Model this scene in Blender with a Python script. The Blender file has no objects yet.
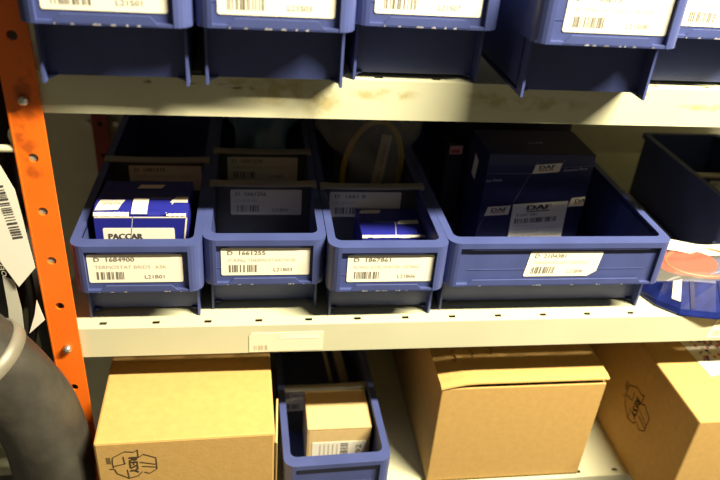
import bpy, bmesh, math, random
from mathutils import Vector, Matrix, noise

C = bpy.context.scene.collection
S = bpy.context.scene
PI = math.pi

# ------------------------------------------------------------------ camera
YAW, PITCH, ROLL = 0.1723, 0.5331, 0.0844
cam = bpy.data.cameras.new('camera')
cam.sensor_width = 36.0
cam.lens = 36.0 * 705.7 / 720.0
cam.clip_start = 0.02
cam_o = bpy.data.objects.new('camera', cam)
C.objects.link(cam_o)
f = Vector((math.sin(YAW) * math.cos(PITCH), math.cos(YAW) * math.cos(PITCH), -math.sin(PITCH)))
r0 = Vector((math.cos(YAW), -math.sin(YAW), 0))
u0 = r0.cross(f)
r = r0 * math.cos(ROLL) + u0 * math.sin(ROLL)
u = r.cross(f)
M = Matrix((r, u, -f)).transposed().to_4x4()
M.translation = Vector((0.1462, -0.5642, 0.4365))
cam_o.matrix_world = M
cam.dof.use_dof = True
cam.dof.focus_distance = 0.66
cam.dof.aperture_fstop = 5.0
cam.dof.aperture_blades = 0
S.camera = cam_o

# ------------------------------------------------------------------ world, lamp, exposure
W = bpy.data.worlds.new('dim_room')
S.world = W
W.use_nodes = True
W.node_tree.nodes['Background'].inputs[0].default_value = (1.0, 0.89, 0.62, 1)
W.node_tree.nodes['Background'].inputs[1].default_value = 0.085

LAMP = Vector((0.95, -0.51, 1.15))
ld = bpy.data.lights.new('ceiling_tube_light', 'AREA')
ld.shape = 'RECTANGLE'
ld.size, ld.size_y = 0.7, 0.05
ld.energy = 91.0
ld.color = (1.0, 0.88, 0.62)
lo = bpy.data.objects.new('ceiling_tube_light', ld)
C.objects.link(lo)
lo.location = LAMP
aim = (Vector((0.35, 0.0, 0.05)) - LAMP).normalized()
xa = (Vector((1, 0, 0)) - aim * aim.x).normalized()
Ml = Matrix((xa, (-aim).cross(xa), -aim)).transposed().to_4x4()
Ml.translation = LAMP
lo.matrix_world = Ml

S.view_settings.view_transform = 'Standard'
S.view_settings.look = 'None'
S.view_settings.exposure = 0.0
S.view_settings.gamma = 1.0
S.view_settings.use_curve_mapping = False

# ------------------------------------------------------------------ materials
def mat(name, col, rough=0.6, metal=0.0, var=0.0, scale=40.0, bump=0.0, bscale=200.0, coat=0.0, spec=0.5):
    m = bpy.data.materials.new(name)
    m.use_nodes = True
    nt = m.node_tree
    b = nt.nodes['Principled BSDF']
    b.inputs['Base Color'].default_value = (*col, 1)
    b.inputs['Roughness'].default_value = rough
    b.inputs['Metallic'].default_value = metal
    b.inputs['Coat Weight'].default_value = coat
    b.inputs['Specular IOR Level'].default_value = spec
    if var or bump:
        tc = nt.nodes.new('ShaderNodeTexCoord')
    if var:
        n = nt.nodes.new('ShaderNodeTexNoise')
        n.inputs['Scale'].default_value = scale
        n.inputs['Detail'].default_value = 5
        nt.links.new(tc.outputs['Object'], n.inputs['Vector'])
        cr = nt.nodes.new('ShaderNodeValToRGB')
        cr.color_ramp.elements[0].position = 0.3
        cr.color_ramp.elements[1].position = 0.7
        cr.color_ramp.elements[0].color = (*[c * (1 - var) for c in col], 1)
        cr.color_ramp.elements[1].color = (*[min(1, c * (1 + var)) for c in col], 1)
        nt.links.new(n.outputs['Fac'], cr.inputs['Fac'])
        nt.links.new(cr.outputs['Color'], b.inputs['Base Color'])
    if bump:
        n2 = nt.nodes.new('ShaderNodeTexNoise')
        n2.inputs['Scale'].default_value = bscale
        nt.links.new(tc.outputs['Object'], n2.inputs['Vector'])
        bp = nt.nodes.new('ShaderNodeBump')
        bp.inputs['Strength'].default_value = bump
        bp.inputs['Distance'].default_value = 0.001
        nt.links.new(n2.outputs['Fac'], bp.inputs['Height'])
        nt.links.new(bp.outputs['Normal'], b.inputs['Normal'])
    return m

def blotches(m, spots, colour, nscale=60.0, amount=0.9):
    """stains with a shape of their own: (x, z, rx, rz) ellipses in object space, broken up by noise"""
    nt = m.node_tree
    b = nt.nodes['Principled BSDF']
    src = b.inputs['Base Color'].links[0].from_socket if b.inputs['Base Color'].links else None
    tc = nt.nodes.new('ShaderNodeTexCoord')
    sx = nt.nodes.new('ShaderNodeSeparateXYZ')
    nt.links.new(tc.outputs['Object'], sx.inputs[0])
    ns = nt.nodes.new('ShaderNodeTexNoise')
    ns.inputs['Scale'].default_value = nscale
    ns.inputs['Detail'].default_value = 6
    nt.links.new(tc.outputs['Object'], ns.inputs['Vector'])
    def mth(op, a, bb=None):
        n = nt.nodes.new('ShaderNodeMath'); n.operation = op
        for i, v in enumerate((a, bb)):
            if v is None: continue
            if isinstance(v, (int, float)): n.inputs[i].default_value = v
            else: nt.links.new(v, n.inputs[i])
        return n.outputs[0]
    tot = None
    for (x, z, rx, rz) in spots:
        dx = mth('DIVIDE', mth('SUBTRACT', sx.outputs[0], x), rx)
        dz = mth('DIVIDE', mth('SUBTRACT', sx.outputs[2], z), rz)
        d = mth('ADD', mth('MULTIPLY', dx, dx), mth('MULTIPLY', dz, dz))
        e = mth('MAXIMUM', mth('SUBTRACT', 1.0, d), 0.0)
        tot = e if tot is None else mth('MAXIMUM', tot, e)
    k = mth('MULTIPLY', tot, mth('MULTIPLY', mth('MAXIMUM', mth('SUBTRACT', ns.outputs['Fac'], 0.40), 0.0), 7.0))
    k = mth('MULTIPLY', mth('MINIMUM', k, 1.0), amount)
    mx = nt.nodes.new('ShaderNodeMix'); mx.data_type = 'RGBA'
    nt.links.new(k, mx.inputs[0])
    if src: nt.links.new(src, mx.inputs[6])
    else: mx.inputs[6].default_value = b.inputs['Base Color'].default_value
    mx.inputs[7].default_value = (*colour, 1)
    nt.links.new(mx.outputs[2], b.inputs['Base Color'])
    return m

def clear_plastic(name, tint=(0.9, 0.9, 0.88), alpha=0.35, rough=0.18):
    m = bpy.data.materials.new(name)
    m.use_nodes = True
    b = m.node_tree.nodes['Principled BSDF']
    b.inputs['Base Color'].default_value = (*tint, 1)
    b.inputs['Roughness'].default_value = rough
    b.inputs['Alpha'].default_value = alpha
    return m

BLUE = mat('blue_bin_plastic', (0.054, 0.073, 0.222), 0.40, var=0.10, scale=30, bump=0.12, bscale=700)
CARDW = mat('printed_label_card', (0.86, 0.83, 0.70), 0.55)
INK = mat('black_ink', (0.06, 0.058, 0.055), 0.6)
LINK = mat('worn_label_ink', (0.17, 0.155, 0.125), 0.6)
FAINT = mat('faint_ink', (0.55, 0.51, 0.40), 0.6)
GREYP = mat('grey_divider_plastic', (0.085, 0.085, 0.08), 0.45, var=0.08)
CREAM = mat('cream_painted_steel', (0.58, 0.58, 0.41), 0.42, var=0.04, scale=12)
STAINED = mat('stained_cream_steel', (0.58, 0.58, 0.41), 0.42, var=0.05, scale=14)
blotches(STAINED, [(0.165, 0.242, 0.045, 0.015), (0.20, 0.234, 0.02, 0.016), (0.13, 0.248, 0.03, 0.004),
                   (0.255, 0.241, 0.035, 0.006), (0.385, 0.236, 0.06, 0.008), (0.34, 0.243, 0.02, 0.005),
                   (0.56, 0.237, 0.05, 0.004)], (0.40, 0.33, 0.13), 70, 0.75)
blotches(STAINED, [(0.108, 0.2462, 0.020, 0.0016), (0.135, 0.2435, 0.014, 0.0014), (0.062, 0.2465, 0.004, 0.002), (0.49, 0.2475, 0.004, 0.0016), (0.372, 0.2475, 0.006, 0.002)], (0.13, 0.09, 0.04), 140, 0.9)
ORANGE = mat('orange_painted_steel', (0.85, 0.160, 0.010), 0.38, var=0.06, scale=25)
blotches(ORANGE, [(-0.036, 0.187, 0.012, 0.012), (-0.040, 0.205, 0.006, 0.02), (-0.03, 0.235, 0.012, 0.03),
                  (-0.034, 0.168, 0.008, 0.008)], (0.22, 0.04, 0.008), 90, 0.55)
REDPOST = mat('dark_red_steel', (0.22, 0.02, 0.008), 0.5)
ZINC = mat('zinc_bolt_steel', (0.62, 0.60, 0.55), 0.3, metal=0.9)
RIVET = mat('grey_green_rivet', (0.33, 0.35, 0.27), 0.5)
HOLE = mat('black_void', (0.006, 0.006, 0.006), 0.9)
BACKP = mat('olive_back_panel', (0.60, 0.58, 0.44), 0.6, var=0.05)
BOARD = mat('brown_cardboard', (0.53, 0.335, 0.115), 0.75, var=0.05, scale=120, bump=0.15, bscale=300, spec=0.25)
BOARDE = mat('cardboard_edge', (0.62, 0.43, 0.18), 0.8, spec=0.2)
PALEB = mat('pale_carton_board', (0.66, 0.48, 0.23), 0.7, var=0.04, scale=100, spec=0.25)
PRINT = mat('cardboard_print_ink', (0.06, 0.045, 0.03), 0.8, spec=0.1)
CBLUE = mat('bright_blue_carton', (0.016, 0.020, 0.25), 0.35, var=0.06)
NAVY = mat('navy_carton', (0.012, 0.014, 0.065), 0.35)
BLACKB = mat('black_carton', (0.012, 0.012, 0.015), 0.5)
PATCH = mat('cream_carton_patch', (0.78, 0.72, 0.58), 0.5)
SILVER = mat('pale_blue_line', (0.45, 0.46, 0.58), 0.5)
TORN = mat('torn_paper_edge', (0.75, 0.70, 0.62), 0.9)
REDINK = mat('red_ink', (0.45, 0.05, 0.04), 0.6)
BLUEINK = mat('blue_ink', (0.06, 0.08, 0.35), 0.6)
LITLIP = mat('lit_divider_plastic', (0.30, 0.285, 0.24), 0.5)  # paler copy of the divider plastic: light on the top lips as colour
RUBBER = mat('dull_black_rubber', (0.038, 0.035, 0.028), 0.5, var=0.6, scale=22, bump=0.5, bscale=90)
FABRIC = mat('dark_ribbed_rubber', (0.035, 0.034, 0.031), 0.6, var=0.3, scale=30, bump=0.4, bscale=250)
BLACKR = mat('black_rubber', (0.008, 0.008, 0.008), 0.5)
STEELB = mat('brushed_clamp_steel', (0.24, 0.225, 0.18), 0.5, metal=0.3, var=0.15)
PAPER = mat('white_paper', (0.80, 0.77, 0.68), 0.7)
YELLOW = mat('yellow_hose_rubber', (0.42, 0.27, 0.015), 0.45)
CLEAR = clear_plastic('clear_bag_film', (0.72, 0.70, 0.62), 0.075)
SMOKE = clear_plastic('grey_bag_film', (0.50, 0.50, 0.45), 0.30, 0.25)
TEAL = mat('dark_teal_bag', (0.11, 0.20, 0.29), 0.3)
REDR = mat('red_rubber', (0.85, 0.08, 0.02), 0.4)
FOILB = mat('blue_foil_pack', (0.008, 0.015, 0.115), 0.22, var=0.4, scale=60)
FOILD = mat('dark_blue_foil', (0.012, 0.014, 0.08), 0.25)
FLOORM = mat('grey_concrete', (0.22, 0.21, 0.19), 0.7, var=0.1, scale=6)
WALLM = mat('dark_wall_paint', (0.06, 0.055, 0.045), 0.8, var=0.08, scale=4)

# ------------------------------------------------------------------ mesh helpers
class MB:
    def __init__(s): s.v, s.f, s.m = [], [], []
    def add(s, vs, fs, m=0):
        o = len(s.v); s.v += [tuple(v) for v in vs]
        for f_ in fs: s.f.append([i + o for i in f_]); s.m.append(m)
        return s
    def box(s, x0, x1, y0, y1, z0, z1, m=0):
        vs = [(x, y, z) for z in (z0, z1) for y in (y0, y1) for x in (x0, x1)]
        return s.add(vs, [(0, 2, 3, 1), (4, 5, 7, 6), (0, 1, 5, 4), (2, 6, 7, 3), (0, 4, 6, 2), (1, 3, 7, 5)], m)
    def prism(s, poly, o, a, b, n, d, m=0):
        """polygon (2D) in frame o,a,b extruded by d along n"""
        o, a, b, n = map(Vector, (o, a, b, n))
        if a.cross(b).dot(n) < 0: poly = poly[::-1]
        k = len(poly)
        vs = [o + a * p + b * q for p, q in poly] + [o + a * p + b * q + n * d for p, q in poly]
        fs = [tuple(reversed(range(k))), tuple(range(k, 2 * k))] + [(i, (i + 1) % k, (i + 1) % k + k, i + k) for i in range(k)]
        return s.add(vs, fs, m)
    def poly(s, pts, m=0):
        return s.add(pts, [tuple(range(len(pts)))], m)
    def tube(s, path, rad, m=0, seg=16, cap=True):
        P = [Vector(p) for p in path]; k = len(P)
        rads = rad if isinstance(rad, (list, tuple)) else [rad] * k
        t = (P[1] - P[0]).normalized()
        ref = Vector((0, 0, 1)) if abs(t.z) < 0.9 else Vector((0, 1, 0))
        nrm = t.cross(ref).normalized()
        vs = []
        for i in range(k):
            t = ((P[min(i + 1, k - 1)] - P[max(i - 1, 0)])).normalized()
            nrm = (nrm - t * nrm.dot(t)).normalized(); bn = t.cross(nrm)
            for j in range(seg):
                a = 2 * PI * j / seg
                vs.append(P[i] + (nrm * math.cos(a) + bn * math.sin(a)) * rads[i])
        fs = [(i * seg + j, i * seg + (j + 1) % seg, (i + 1) * seg + (j + 1) % seg, (i + 1) * seg + j) for i in range(k - 1) for j in range(seg)]
        if cap: fs += [tuple(reversed(range(seg))), tuple(range((k - 1) * seg, k * seg))]
        return s.add(vs, fs, m)
    def ring(s, path, rad, m=0, seg=12):
        P = [Vector(p) for p in path]; k = len(P); c = sum(P, Vector()) / k
        vs = []
        pl = (P[0] - c).cross(P[k // 4] - c).normalized()
        for i in range(k):
            t = (P[(i + 1) % k] - P[i - 1]).normalized(); out = t.cross(pl).normalized()
            for j in range(seg):
                a = 2 * PI * j / seg
                vs.append(P[i] + (out * math.cos(a) + pl * math.sin(a)) * rad)
        fs = [(i * seg + j, i * seg + (j + 1) % seg, ((i + 1) % k) * seg + (j + 1) % seg, ((i + 1) % k) * seg + j) for i in range(k) for j in range(seg)]
        return s.add(vs, fs, m)
    def build(s, name, mats, parent=None, bevel=0, smooth=False, loc=None, fix=True):
        me = bpy.data.meshes.new(name)
        me.from_pydata(s.v, [], s.f); me.update()
        ms = mats if isinstance(mats, (list, tuple)) else [mats]
        for m_ in ms: me.materials.append(m_)
        for p, i in zip(me.polygons, s.m): p.material_index = i; p.use_smooth = smooth
        if fix:
            bm = bmesh.new(); bm.from_mesh(me); bmesh.ops.recalc_face_normals(bm, faces=bm.faces); bm.to_mesh(me); bm.free()
        o = bpy.data.objects.new(name, me); C.objects.link(o)
        if parent: o.parent = parent
        if loc: o.location = loc
        if bevel:
            b = o.modifiers.new('edge_bevel', 'BEVEL'); b.width = bevel; b.segments = 2; b.limit_method = 'ANGLE'; b.angle_limit = math.radians(35)
        return o

def smooth_path(pts, n=8):
    P = [Vector(p) for p in pts]; out = []
    for i in range(len(P) - 1):
        p0, p1, p2, p3 = P[max(i - 1, 0)], P[i], P[i + 1], P[min(i + 2, len(P) - 1)]
        for j in range(n):
            t = j / n
            out.append(0.5 * ((2 * p1) + (p2 - p0) * t + (2 * p0 - 5 * p1 + 4 * p2 - p3) * t * t + (3 * p1 - p0 - 3 * p2 + p3) * t ** 3))
    out.append(P[-1]); return out

def thing(name, label, cat, loc=(0, 0, 0), rz=0, group=None):
    o = bpy.data.objects.new(name, None); o.empty_display_size = 0.02; C.objects.link(o)
    o.location = loc; o.rotation_euler = (0, 0, rz)
    o['label'] = label; o['category'] = cat
    if group: o['group'] = group
    return o

def tag(o, label, cat, group=None):
    o['label'] = label; o['category'] = cat
    if group: o['group'] = group
    return o

# ---- lettering
_tc = {}
def text_geo(s):
    if s not in _tc:
        cu = bpy.data.curves.new('lettering', 'FONT'); cu.body = s; cu.size = 1.0; cu.resolution_u = 2; cu.fill_mode = 'FRONT' if hasattr(cu, 'fill_mode') else cu.fill_mode
        ob = bpy.data.objects.new('lettering', cu)
        me = bpy.data.meshes.new_from_object(ob)
        vs = [(v.co.x, v.co.y) for v in me.vertices]; fs = [tuple(p.vertices) for p in me.polygons]
        bpy.data.objects.remove(ob); bpy.data.curves.remove(cu); bpy.data.meshes.remove(me)
        xs = [v[0] for v in vs]; ys = [v[1] for v in vs]
        x0, x1, y0, y1 = min(xs), max(xs), min(ys), max(ys)
        _tc[s] = ([((x - x0) / (x1 - x0), (y - y0) / (y1 - y0)) for x, y in vs], fs)
    return _tc[s]

def text(mb, s, o, a, b, x, y, w, h, m, lift=0.0003, shear=0.0, bold=0.0):
    """text filling the box x,y,w,h (metres) of the plane o + a*x + b*y"""
    o, a, b = map(Vector, (o, a, b)); n = a.cross(b)
    vs, fs = text_geo(s)
    for k, dx in enumerate([0.0] + ([bold, -bold] if bold else [])):
        mb.add([o + a * (x + dx + p * w + q * h * shear) + b * (y + q * h) + n * (lift + k * 2e-5) for p, q in vs], fs, m)

def rect(mb, o, a, b, x, y, w, h, m, lift=0.0003, shear=0.0):
    o, a, b = map(Vector, (o, a, b)); n = a.cross(b)
    mb.poly([o + a * (x + i * w + shear * j * h) + b * (y + j * h) + n * lift for i, j in ((0, 0), (1, 0), (1, 1), (0, 1))], m)

def barcode(mb, o, a, b, x, y, w, h, m, seed, lift=0.0003):
    rnd = random.Random(seed); c = 0.0
    while c < w:
        bw = rnd.choice((0.0006, 0.0006, 0.0011, 0.0018))
        if c + bw > w: break
        rect(mb, o, a, b, x + c, y, bw, h, m, lift); c += bw + rnd.choice((0.0006, 0.0008, 0.0013, 0.002))

def line(mb, o, a, b, p, q, t, m, lift=0.0003):
    o, a, b = map(Vector, (o, a, b)); n = a.cross(b)
    d = Vector((q[0] - p[0], q[1] - p[1])); L = d.length
    if L == 0: return
    d /= L; s = Vector((-d.y, d.x)) * t / 2
    pts = [Vector(p) + s, Vector(p) - s, Vector(q) - s, Vector(q) + s]
    mb.poly([o + a * c.x + b * c.y + n * lift for c in pts], m)

X, Y, Z = Vector((1, 0, 0)), Vector((0, 1, 0)), Vector((0, 0, 1))

def bin_label(parent, lines, o, w=0.090, h=0.033, seed=1, cut=False, a=X, b=Z, two=True):
    """printed location label; o = lower left corner, facing -y"""
    mb = MB()
    o = Vector(o); n = Vector(a).cross(Vector(b))
    c = 0.0012
    pl = [(c, 0), (w - (0.008 if cut else c), 0), (w, 0.006 if cut else c), (w, h - c), (w - c, h), (c, h), (0, h - c), (0, c)]
    mb.prism(pl, o, a, b, n, 0.0004, 0)
    L = 0.0006
    text(mb, lines[0], o, a, b, w * 0.075, h * 0.76, w * 0.42, h * 0.145, 1, L, bold=0.0001)
    text(mb, lines[1], o, a, b, w * 0.075, h * 0.51, w * (0.30 if len(lines[1]) < 9 else 0.76), h * 0.115, 2, L)
    barcode(mb, o, a, b, w * 0.085, h * 0.12, w * 0.32, h * 0.27, 1, seed, L)
    text(mb, lines[2], o, a, b, w * 0.59, h * 0.14, w * 0.21, h * 0.13, 1, L)
    return mb.build('label_sticker', [CARDW, LINK, FAINT], parent, fix=False)

# ------------------------------------------------------------------ the setting
fl = MB().box(-2.2, 2.6, -2.2, 1.6, -1.02, -1.0).build('floor', FLOORM); fl['kind'] = 'structure'
wb = MB().box(-2.2, 2.6, 0.95, 1.0, -1.0, 1.6).build('wall_back', WALLM); wb['kind'] = 'structure'

# ------------------------------------------------------------------ the rack
rack = thing('shelving_rack', 'steel storage rack with orange perforated post and three cream shelves in view', 'shelving rack', (0, 0, -1.0))
RO = Vector((0, 0, 1.0))      # the rack's origin stands on the floor, its parts are built in world metres
def rpart(o): o.location = RO; return o
SX0, SX1, SD = -0.044, 0.985, 0.44
def shelf(z, m, slots=True, lip=0.0345):
    mb = MB()
    t = 0.0012
    ya, yb = 0.0064, 0.0114
    mb.box(SX0, SX1, 0, ya, z - t, z); mb.box(SX0, SX1, yb, SD, z - t, z)
    xs = [SX0] + [v for k in range(20) for v in (0.05 * k - 0.0036, 0.05 * k + 0.0036) if 0.05 * k < SX1 - 0.01] + [SX1]
    for i in range(0, len(xs), 2): mb.box(xs[i], xs[i + 1], ya, yb, z - t, z)
    mb.box(SX0, SX1, 0, t, z - lip, z - t)                       # front lip
    mb.box(SX0, SX1, t, 0.016, z - lip, z - lip + t)             # folded return
    mb.box(SX0, SX1, SD - t, SD, z - lip, z - t)                 # rear lip
    return rpart(mb.build('shelf', m, rack))
S_UP = shelf(0.253, STAINED)
S_MID = shelf(0.0, CREAM)
S_LOW = shelf(-0.25, CREAM)
shelf(-0.60, CREAM); shelf(0.62, CREAM)

def upright(x0, x1, front, m, holes=True, z0=-1.0, z1=0.75, side=1, zc=0.2805):
    """steel angle: perforated front flange plus a side flange going back"""
    mb = MB(); t = 0.0022; xc = -0.033 if x0 < 0.1 and front < 0.1 else (x0 + x1) / 2; R = 0.0040
    ks = [zc + 0.05 * k for k in range(-40, 40)]; ks = [z for z in ks if z0 + 0.025 < z < z1 - 0.025]
    def plate(za, zb): mb.box(x0, x1, front, front + t, za, zb)
    plate(z0, ks[0] - 0.025); plate(ks[-1] + 0.025, z1)
    for zk in ks:
        corners = [(x0 - xc, -0.025), (x1 - xc, -0.025), (x1 - xc, 0.025), (x0 - xc, 0.025)]
        ca = [math.atan2(c[1], c[0]) for c in corners]
        an = sorted([2 * PI * i / 20 - PI for i in range(20)] + ca)
        inn, outr = [], []
        for a in an:
            c, s_ = math.cos(a), math.sin(a)
            inn.append((xc + R * c, zk + R * s_))
            k = min([((x1 - xc) / c) if c > 1e-6 else 1e9, ((x0 - xc) / c) if c < -1e-6 else 1e9, (0.025 / s_) if s_ > 1e-6 else 1e9, (-0.025 / s_) if s_ < -1e-6 else 1e9])
            outr.append((xc + k * c, zk + k * s_))
        n = len(an)
        vs = [(p[0], front, p[1]) for p in inn] + [(p[0], front, p[1]) for p in outr] + [(p[0], front + t, p[1]) for p in inn] + [(p[0], front + t, p[1]) for p in outr]
        fs = []
        for i in range(n):
            j = (i + 1) % n
            fs += [(i, j, n + j, n + i), (2 * n + i, 3 * n + i, 3 * n + j, 2 * n + j), (i, 2 * n + i, 2 * n + j, j)]
            fs += [(n + i, n + j, 3 * n + j, 3 * n + i)]
        mb.add(vs, fs)
    xs = (x0, x0 + t) if side > 0 else (x1 - t, x1)
    mb.box(xs[0], xs[1], front + t, front + 0.034, z0, z1)
    mb.tube([(xs[0] + t / 2, front + t / 2, z0), (xs[0] + t / 2, front + t / 2, z1)], t * 0.62, seg=10)
    return rpart(mb.build('upright', m, rack, fix=False))
post = upright(-0.0468, -0.0203, -0.0040, ORANGE)
upright(0.965, 0.9915, -0.0040, ORANGE, side=-1)
upright(-0.088, -0.066, 0.446, REDPOST)
upright(0.965, 0.9915, 0.446, REDPOST, side=-1)

def disc(x, y, z, rad, dep, name, m, dome=0.0):
    mb = MB()
    prof = [(rad, 0), (rad, -dep * 0.6), (rad * 0.82, -dep * 0.92), (rad * 0.4, -dep - dome * 0.8), (0.0001, -dep - dome)]
    n = 18; vs = []; fs = []
    for rr, yy in prof:
        vs += [(x + rr * math.cos(2 * PI * i / n), y + yy, z + rr * math.sin(2 * PI * i / n)) for i in range(n)]
    for k in range(len(prof) - 1):
        fs += [(k * n + i, k * n + (i + 1) % n, (k + 1) * n + (i + 1) % n, (k + 1) * n + i) for i in range(n)]
    mb.add(vs, fs)
    o = mb.build(name, m, post, smooth=True); return o
for z in (0.2302, -0.0195): disc(-0.0325, -0.004, z, 0.0040, 0.0045, 'bolt', ZINC, 0.001)
for z in (0.1805, 0.1305, 0.0805): disc(-0.033, -0.0016, z, 0.0042, 0.0008, 'rivet', RIVET)

bp = MB().box(-0.165, 0.985, 0.47, 0.473, -0.95, 0.72); rpart(bp.build('back_panel', BACKP, rack))
for x, z in ((-0.098, 0.0232), (-0.058, 0.024)):
    mb = MB(); mb.tube([(x, 0.47, z), (x, 0.462, z)], 0.0042, seg=12); rpart(mb.build('bolt', ZINC, rack, smooth=False))
# hook rails on the end of the rack
mb = MB(); mb.tube([(-0.046, 0.0, 0.1870), (-0.30, 0.0, 0.1862)], 0.0033, seg=14)
mb.prism([(-0.0468, 0.172), (-0.049, 0.178), (-0.0525, 0.196), (-0.0515, 0.201), (-0.0468, 0.206)], (0, 0.004, 0), X, Z, Y, 0.002)
rpart(mb.build('hook_rail', CREAM, rack))
mb = MB(); mb.box(-0.34, -0.147, 0.098, 0.112, -0.305, -0.2945); mb.box(-0.34, -0.147, 0.112, 0.44, -0.2965, -0.2945)
mb.box(-0.147, -0.09, 0.43, 0.446, -0.305, -0.2945)
rpart(mb.build('bracket_shelf', CREAM, rack))

# labels stuck on the shelf lips
mb = MB(); o = Vector((0.1403, 0, -0.0335))
mb.prism([(0, 0), (0.0745, 0.0008), (0.0745, 0.0245), (0.002, 0.0243), (0, 0.021)], o, X, Z, -Y, 0.0005, 0)
barcode(mb, o, X, Z, 0.005, 0.003, 0.014, 0.006, 1, 4, 0.0008)
rect(mb, o, X, Z, 0.03, 0.0165, 0.041, 0.0055, 2, 0.0007); text(mb, '- .', o, X, Z, 0.033, 0.018, 0.006, 0.0015, 1, 0.0009)
rpart(mb.build('shelf_label', [mat('yellowed_tape', (0.76, 0.73, 0.56), 0.35), FAINT, CARDW], rack, fix=False))['label'] = 'yellowed taped label with a worn barcode on middle shelf lip'
mb = MB(); o = Vector((0.644, 0, -0.031))
mb.prism([(0, 0), (0.05, 0), (0.05, 0.026), (0.0055, 0.026)], o, X, Z, -Y, 0.0005, 0)
text(mb, 'D 17', o, X, Z, 0.009, 0.017, 0.022, 0.0045, 1, 0.0008); barcode(mb, o, X, Z, 0.007, 0.004, 0.03, 0.007, 1, 9, 0.0008)
rpart(mb.build('shelf_label', [CARDW, FAINT], rack, fix=False))['label'] = 'cream slanted label on right end of middle shelf lip'

# ------------------------------------------------------------------ storage bins
def rrect(x0, x1, y0, y1, rf, rb, n=6):
    pts = []
    for cx, cy, rr, a0 in ((x0 + rf, y0 + rf, rf, PI), (x1 - rf, y0 + rf, rf, 1.5 * PI), (x1 - rb, y1 - rb, rb, 0), (x0 + rb, y1 - rb, rb, 0.5 * PI)):
        for i in range(n + 1):
            a = a0 + 0.5 * PI * i / n
            pts.append((cx + rr * math.cos(a), cy + rr * math.sin(a)))
    return pts

_bodies = {}
def bin_body(Wd, H, zc, D):
    key = (Wd, H, zc, D)
    if key in _bodies: return _bodies[key]
    mb = MB(); h = Wd / 2; fi = h - 0.0055; yf = -0.020; pf = yf + 0.0042
    # floor, sides (running forward as fins under the collar), back
    mb.box(-fi, fi, 0.013, D, 0.003, 0.0055)
    for s_ in (-1, 1):
        x0, x1 = sorted((s_ * fi, s_ * (fi - 0.0022)))
        mb.box(x0, x1, 0.0, D, 0.0003, H - 0.004)
        # small foot beside the fin
        mb.prism([(0.0005, 0.001), (0.007, 0.004), (0.0005, 0.004)], (s_ * (fi - 0.0022), 0.0085, 0), (-s_, 0, 0), Z, Y, 0.005)
    mb.box(-fi, fi, D - 0.0025, D, 0.003, H - 0.004)
    mb.box(-fi, fi, 0.012, 0.0142, 0.003, zc + 0.004)                       # recessed lower front wall
    mb.box(-fi - 0.003, fi + 0.003, pf, 0.0142, zc, zc + 0.002)         # collar underside
    mb.box(-fi, fi, pf, pf + 0.0025, zc, H - 0.003)                           # label panel
    mb.box(-h * 0.80, h * 0.80, pf - 0.0005, pf, zc + 0.0175, zc + 0.0180)   # moulded line across the panel
    # rim: rounded rectangular ring
    o_, i_ = rrect(-h, h, yf, D + 0.003, 0.0125, 0.005), rrect(-fi + 0.0022, fi - 0.0022, yf + 0.0135, D - 0.003, 0.007, 0.004)
    n = len(o_); zt, zb = H, H - 0.0062
    vs = [(*p, zt) for p in o_] + [(*p, zt) for p in i_] + [(*p, zb) for p in o_] + [(*p, zb) for p in i_]
    fs = []
    for k in range(n):
        j = (k + 1) % n
        fs += [(k, j, n + j, n + k), (2 * n + k, 3 * n + k, 3 * n + j, 2 * n + j), (k, 2 * n + k, 2 * n + j, j), (n + k, n + j, 3 * n + j, 3 * n + k)]
    mb.add(vs, fs)
    # corner pillars of the collar
    pw = 0.0126
    for s_ in (-1, 1):
        pl = [(h - pw, yf)] + [(h - 0.0125 + 0.0125 * math.sin(a), yf + 0.0125 - 0.0125 * math.cos(a)) for a in [0.5 * PI * i / 6 for i in range(7)]] + \
             [(h, 0.034), (h - 0.0025, 0.036), (h - 0.0025, yf + 0.011), (h - pw, yf + 0.011)]
        mb.prism([(s_ * p, q) for p, q in pl], (0, 0, zc), X, Y, Z, H - 0.006 - zc)
    # ledge with raised tongue that holds the label, and the rim's own tongue above it
    e = h - pw + 0.001
    mb.box(-e, e, yf + 0.0005, pf + 0.001, zc, zc + 0.0024)
    t1, t2 = e - 0.011, e - 0.017
    mb.prism([(-t1, zc + 0.001), (t1, zc + 0.001), (t2, zc + 0.0075), (-t2, zc + 0.0075)], (0, yf + 0.0002, 0), X, Z, Y, 0.0014)
    t1, t2 = e - 0.009, e - 0.013
    mb.prism([(-t1, H - 0.006), (t1, H - 0.006), (t2, H - 0.0082), (-t2, H - 0.0082)], (0, yf + 0.0008, 0), X, Z, Y, 0.0030)
    # scuffed flecks along the ledge's lower edge
    ob = mb.build('body', [BLUE, mat('scuffed_plastic', (0.62, 0.62, 0.70), 0.6)], None, bevel=0.0011)
    me = ob.data
    rnd = random.Random(int(Wd * 1e4))
    bm = bmesh.new(); bm.from_mesh(me)
    for k in range(9):
        x = rnd.uniform(-t1, t1); w = rnd.uniform(0.001, 0.004)
        v = [bm.verts.new(p) for p in ((x, yf + 0.00038, zc + 0.0001), (x + w, yf + 0.00038, zc + 0.0001), (x + w * 0.8, yf + 0.0000, zc + rnd.uniform(0.001, 0.0018)), (x + w * 0.1, yf + 0.0000, zc + 0.001))]
        fc = bm.faces.new(v); fc.material_index = 1
    bm.to_mesh(me); bm.free()
    _bodies[key] = ob
    ob['proto'] = 1
    return ob

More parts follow.
